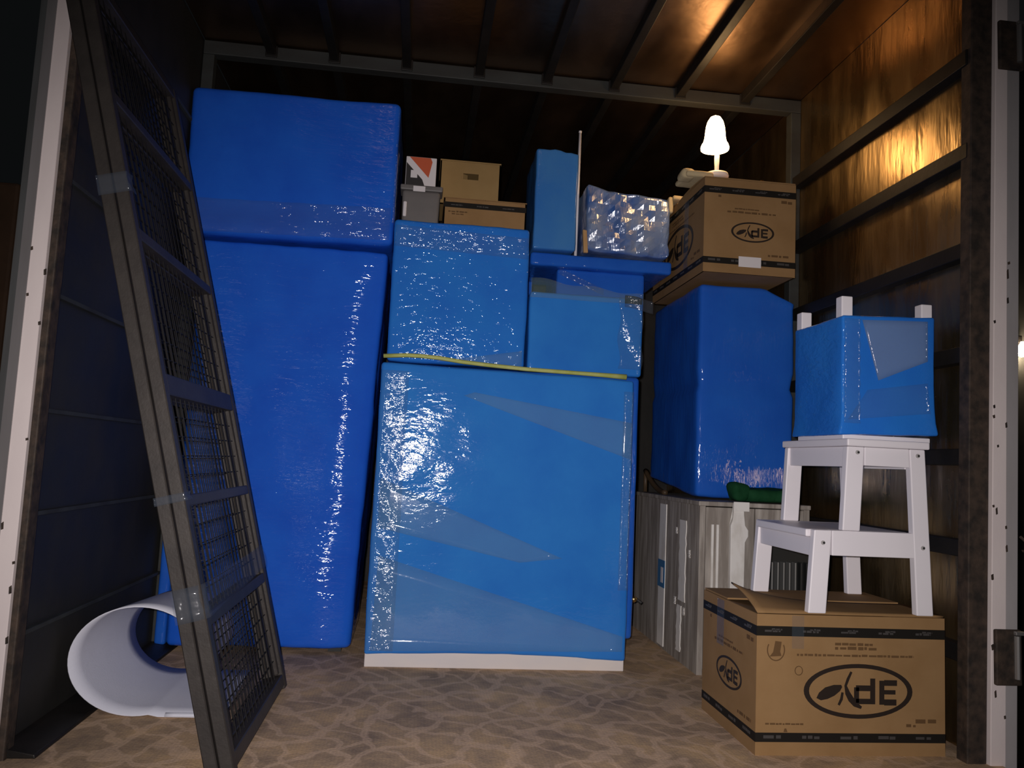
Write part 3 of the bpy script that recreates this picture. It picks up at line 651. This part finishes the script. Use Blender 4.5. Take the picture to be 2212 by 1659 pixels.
# ------------------------------------------------------------------ green cloth, ribbed heater
gr = thing('green_cloth', 'dark green crumpled fabric on the grey cabinet behind the stool', 'cloth', (1.34, 3.03, .648))
finish('body', clump(1.25, 1.50, 2.985, 3.11, .650, .700, 12, .022), 'green', gr, smooth=True)
finish('corner', clump(1.225, 1.29, 2.985, 3.06, .650, .722, 14, .016), 'green', gr, smooth=True)
ht = thing('ribbed_heater', 'dark heater with upright grey fins behind the carton and stool legs', 'heater', (1.42, 2.88, 0))
finish('body', bx(1.285, 1.545, 2.87, 2.915, .03, .56, bev=.008), 'dark_enamel', ht)
for i in range(11):
    finish('fin', bx(1.292+.0225*i, 1.298+.0225*i, 2.84, 2.8695, .06, .44, bev=.0015), 'fin' if i < 6 else 'dark_enamel', ht)
for x in (1.30, 1.51):
    finish('foot', bx(x, x+.025, 2.845, 2.93, 0, .031), 'dark_enamel', ht)

# ------------------------------------------------------------------ white step stool on the floor carton
Z0, ZS, ZT = .3828, .612, .872
ss = thing('step_stool', 'white two-step wooden stool standing on the printed floor carton', 'stool', (1.28, 2.34, Z0))
for ya, yb in ((2.140, 2.165), (2.505, 2.530)):
    finish('back_leg', xz_prism([(1.420, Z0), (1.470, Z0), (1.446, ZT-.022), (1.399, ZT-.022)], ya, yb), 'white_paint', ss)
    finish('upper_leg', xz_prism([(1.197, ZS+.0005), (1.249, ZS+.0005), (1.262, ZT-.022), (1.210, ZT-.022)], ya, yb), 'white_paint', ss)
    finish('front_leg', xz_prism([(1.098, Z0), (1.150, Z0), (1.166, ZS), (1.114, ZS)], ya, yb), 'white_paint', ss)
    finish('side_rail', xz_prism([(1.167, ZS-.070), (1.4305, ZS-.070), (1.4245, ZS), (1.167, ZS)], ya+.001, yb-.001, bev=.002), 'white_paint', ss)
    finish('top_rail', xz_prism([(1.2625, ZT-.075), (1.4000, ZT-.075), (1.3975, ZT-.022), (1.2625, ZT-.022)], ya+.001, yb-.001, bev=.002), 'white_paint', ss)
finish('step_board', bx(1.102, 1.410, 2.1665, 2.503, ZS-.022, ZS, bev=.004), 'white_paint', ss)
finish('top_board', bx(1.205, 1.455, 2.130, 2.540, ZT-.0215, ZT, bev=.004), 'white_paint', ss)
finish('step_apron', bx(1.118, 1.136, 2.166, 2.504, ZS-.075, ZS-.023, bev=.002), 'white_paint', ss)
finish('top_apron', bx(1.216, 1.234, 2.166, 2.504, ZT-.080, ZT-.022, bev=.002), 'white_paint', ss)
finish('rear_apron', bx(1.400, 1.416, 2.166, 2.504, ZT-.080, ZT-.022, bev=.002), 'white_paint', ss)
for x, z in ((1.139, ZS-.035), (1.438, ZS-.040), (1.240, ZT-.038), (1.423, ZT-.040)):
    s = finish('screw', tube([(x, 2.1405, z), (x, 2.138, z)], .0062, 12), 'screw', ss)
    finish('socket', tube([(x+.002, 2.1382, z), (x+.002, 2.1370, z)], .0036, 6), 'hole', s)  # raised dark disc, the hollow's shade is only its colour

# upside-down stool wrapped in blue, legs sticking out of the film
def flare(p):
    k = max(0, (.93-p.z)/.06); 
    return (p.x + (.012*k if p.x > 1.4 else -.014*k), p.y - (.006*k if p.y < 2.3 else 0), p.z + .012*(p.x-1.22)/.3)
gs = thing('wrapped_stool', 'blue-wrapped upside-down stool with bare white leg ends, on the step stool', 'stool', (1.37, 2.36, .874))
finish('foam_wrap', rbox(1.226, 1.520, 2.20, 2.50, .884, 1.240, .008, 18, .003, 9, 21, flare), 'blue_mid', gs, smooth=True)
finish('seat', bx(1.235, 1.51, 2.21, 2.49, .8728, .888, bev=.003), 'white_paint', gs)
for x, y, top in ((1.246, 2.226, 1.300), (1.500, 2.226, 1.292), (1.246, 2.476, 1.296), (1.500, 2.476, 1.296)):
    finish('leg', bx(x-.0175, x+.0175, y-.0175, y+.0175, 1.225, top, bev=.003), 'white_paint', gs)
qf = quad_film([(1.335, 1.05), (1.490, 1.115), (1.492, 1.236), (1.285, 1.228)], 2.193)
finish('film_band', sheet(qf[0], 10, 8, .001), 'film_milky2', gs, smooth=True)
qf = quad_film([(1.24, .93), (1.50, .96), (1.49, 1.05), (1.30, 1.02)], 2.1925)
finish('film_band', sheet(qf[0], 10, 8, .001), 'film_clear', gs, smooth=True)
finish('film_edge', sheet(lambda u, v: ((1.228+.05*u, 2.192 - .003*math.sin(v*50+u*8), .92+.31*v), (0, -1, 0)), 5, 30, .001), 'film_clear', gs, smooth=True)

# ------------------------------------------------------------------ two mesh gates leaning on the left wall
EV = Vector((-.2534, 0, .9674)); EW = Vector((-.9674, 0, -.2534)); GB = Vector((-.372, 1.975, 0))
def G(u, v, w_): return GB + Vector((0, u, 0)) + EV*v + EW*w_
def gbar(u0, u1, v0, v1, w0, w1, bm=None, bev=.0025):
    b = bm or bmesh.new(); t = bmesh.new()
    hexa(t, [G(u0, v0, w0), G(u1, v0, w0), G(u1, v0, w1), G(u0, v0, w1), G(u0, v1, w0), G(u1, v1, w0), G(u1, v1, w1), G(u0, v1, w1)])
    if bev: bmesh.ops.bevel(t, geom=t.edges[:], offset=bev, segments=1, affect='EDGES')
    me = bpy.data.meshes.new('t'); t.to_mesh(me); t.free(); b.from_mesh(me); bpy.data.meshes.remove(me); return b
UW = .745; VT = 2.02
rails = [(.02, .055), (.352, .382), (.640, .668), (.915, .968), (1.305, 1.335), (1.66, 1.688), (1.985, 2.02)]
def gate(w0, w1, vb, label, far_off):
    t = thing('mesh_gate', label, 'gate', tuple(G(UW/2, vb, (w0+w1)/2)), 'mesh gates leaning on the left wall')
    finish('stile', gbar(0, .034, vb, VT, w0, w1), 'steel', t); finish('stile', gbar(UW-.034, UW, vb, VT, w0, w1), 'steel', t)
    finish('inner_stile', gbar(.0345, .052, vb+.05, VT-.03, w0+.010, w1-.004), 'steel', t); finish('inner_stile', gbar(UW-.052, UW-.0345, vb+.05, VT-.03, w0+.010, w1-.004), 'steel', t)
    for i, (a, b) in enumerate(rails):
        finish('rail', gbar(.0345, UW-.0345, a, b, w0+.001, w1-.001), 'steel', t)
    wm = (w0+w1)/2
    for (a, b), (c, d) in zip(rails[:-1], rails[1:]):
        m = bmesh.new(); n = 16
        for k in range(1, n):
            u = .052+(UW-.104)*k/n; gbar(u-.0012, u+.0012, b, c, wm-.0012, wm+.0012, m, 0)
        nv = max(2, int((c-b)/.045))
        for k in range(1, nv):
            v = b+(c-b)*k/nv; gbar(.052, UW-.052, v-.0012, v+.0012, wm+.0013, wm+.0037, m, 0)
        o = finish('wire_mesh', m, 'wire', t); o['kind'] = 'stuff'
    return t
g1 = gate(0, .031, .009, 'nearer dark steel mesh gate, right one of the taped pair leaning at left', 0)
g2 = gate(.035, .066, .018, 'dark steel mesh gate sandwiched between the right gate and the left wall', 0)
# clear tape binding the pair together
def wrap_tape(v0, v1, far):
    b = bmesh.new()
    pth = [(-.004, .069), (-.004, -.004), (UW*far, -.006)]
    n = 30
    def f(u, v):
        L = .073; s = u*(L+UW*far)
        if s < L: p = G(-.004 - .001*math.sin(v*7), v0+(v1-v0)*v, .069-s); nn = Vector((0, -1, 0))
        else: p = G(s-L-.004, v0+(v1-v0)*v*(1-.15*(s-L)) + .03*(s-L), -.004 - .003*math.sin(s*15+v*5)); nn = -EW
        return p, nn
    return sheet(f, n, 4, .0008)
finish('tape_wrap', wrap_tape(.375, .455, 1.0), 'tape_clear', g1, smooth=True)
finish('tape_wrap', wrap_tape(1.415, 1.465, .05), 'tape_clear', g1, smooth=True)
finish('tape_wrap', wrap_tape(.655, .675, .06), 'tape_clear', g1, smooth=True)

# ------------------------------------------------------------------ rolled white foam sheet on the floor
def roll_pts():
    pts = [(-.50, .004), (-.56, .0035), (-.63, .0035), (-.68, .0035)]
    cx, cz = -.752, .156; n = 46
    for i in range(n+1):
        a = -math.pi/2 + .25 - i/n*math.radians(300)
        r = .152 - .004*i/n
        pts.append((cx + r*1.22*math.cos(a), cz + r*math.sin(a)))
    return pts
RP = roll_pts()
def roll(u, v):
    f = u*(len(RP)-1); i = min(int(f), len(RP)-2); k = f-i
    x = RP[i][0]*(1-k)+RP[i+1][0]*k; z = RP[i][1]*(1-k)+RP[i+1][1]*k
    tx, tz = RP[i+1][0]-RP[i][0], RP[i+1][1]-RP[i][1]; l = math.hypot(tx, tz)
    y = 2.41 + .50*v; s = 1 - .10*v
    return ((-.80+(x+.80)*s, y - .02*(x+.78), .003+(z-.003)*s), (tz/l, 0, -tx/l))
rl = thing('foam_roll', 'loosely rolled white foam sheet lying on the floor behind the gates', 'roll', (-.78, 2.65, 0))
finish('sheet', sheet(roll, (len(RP)-1)*2, 6, .003), 'foam_white', rl, smooth=True)
finish('loose_end', sheet(lambda u, v: ((-.66+.15*u, 2.40+.02*v, .0075+.006*math.sin(3*v)), (0, 0, 1)), 6, 4, .002), 'foam_white', rl, smooth=True)
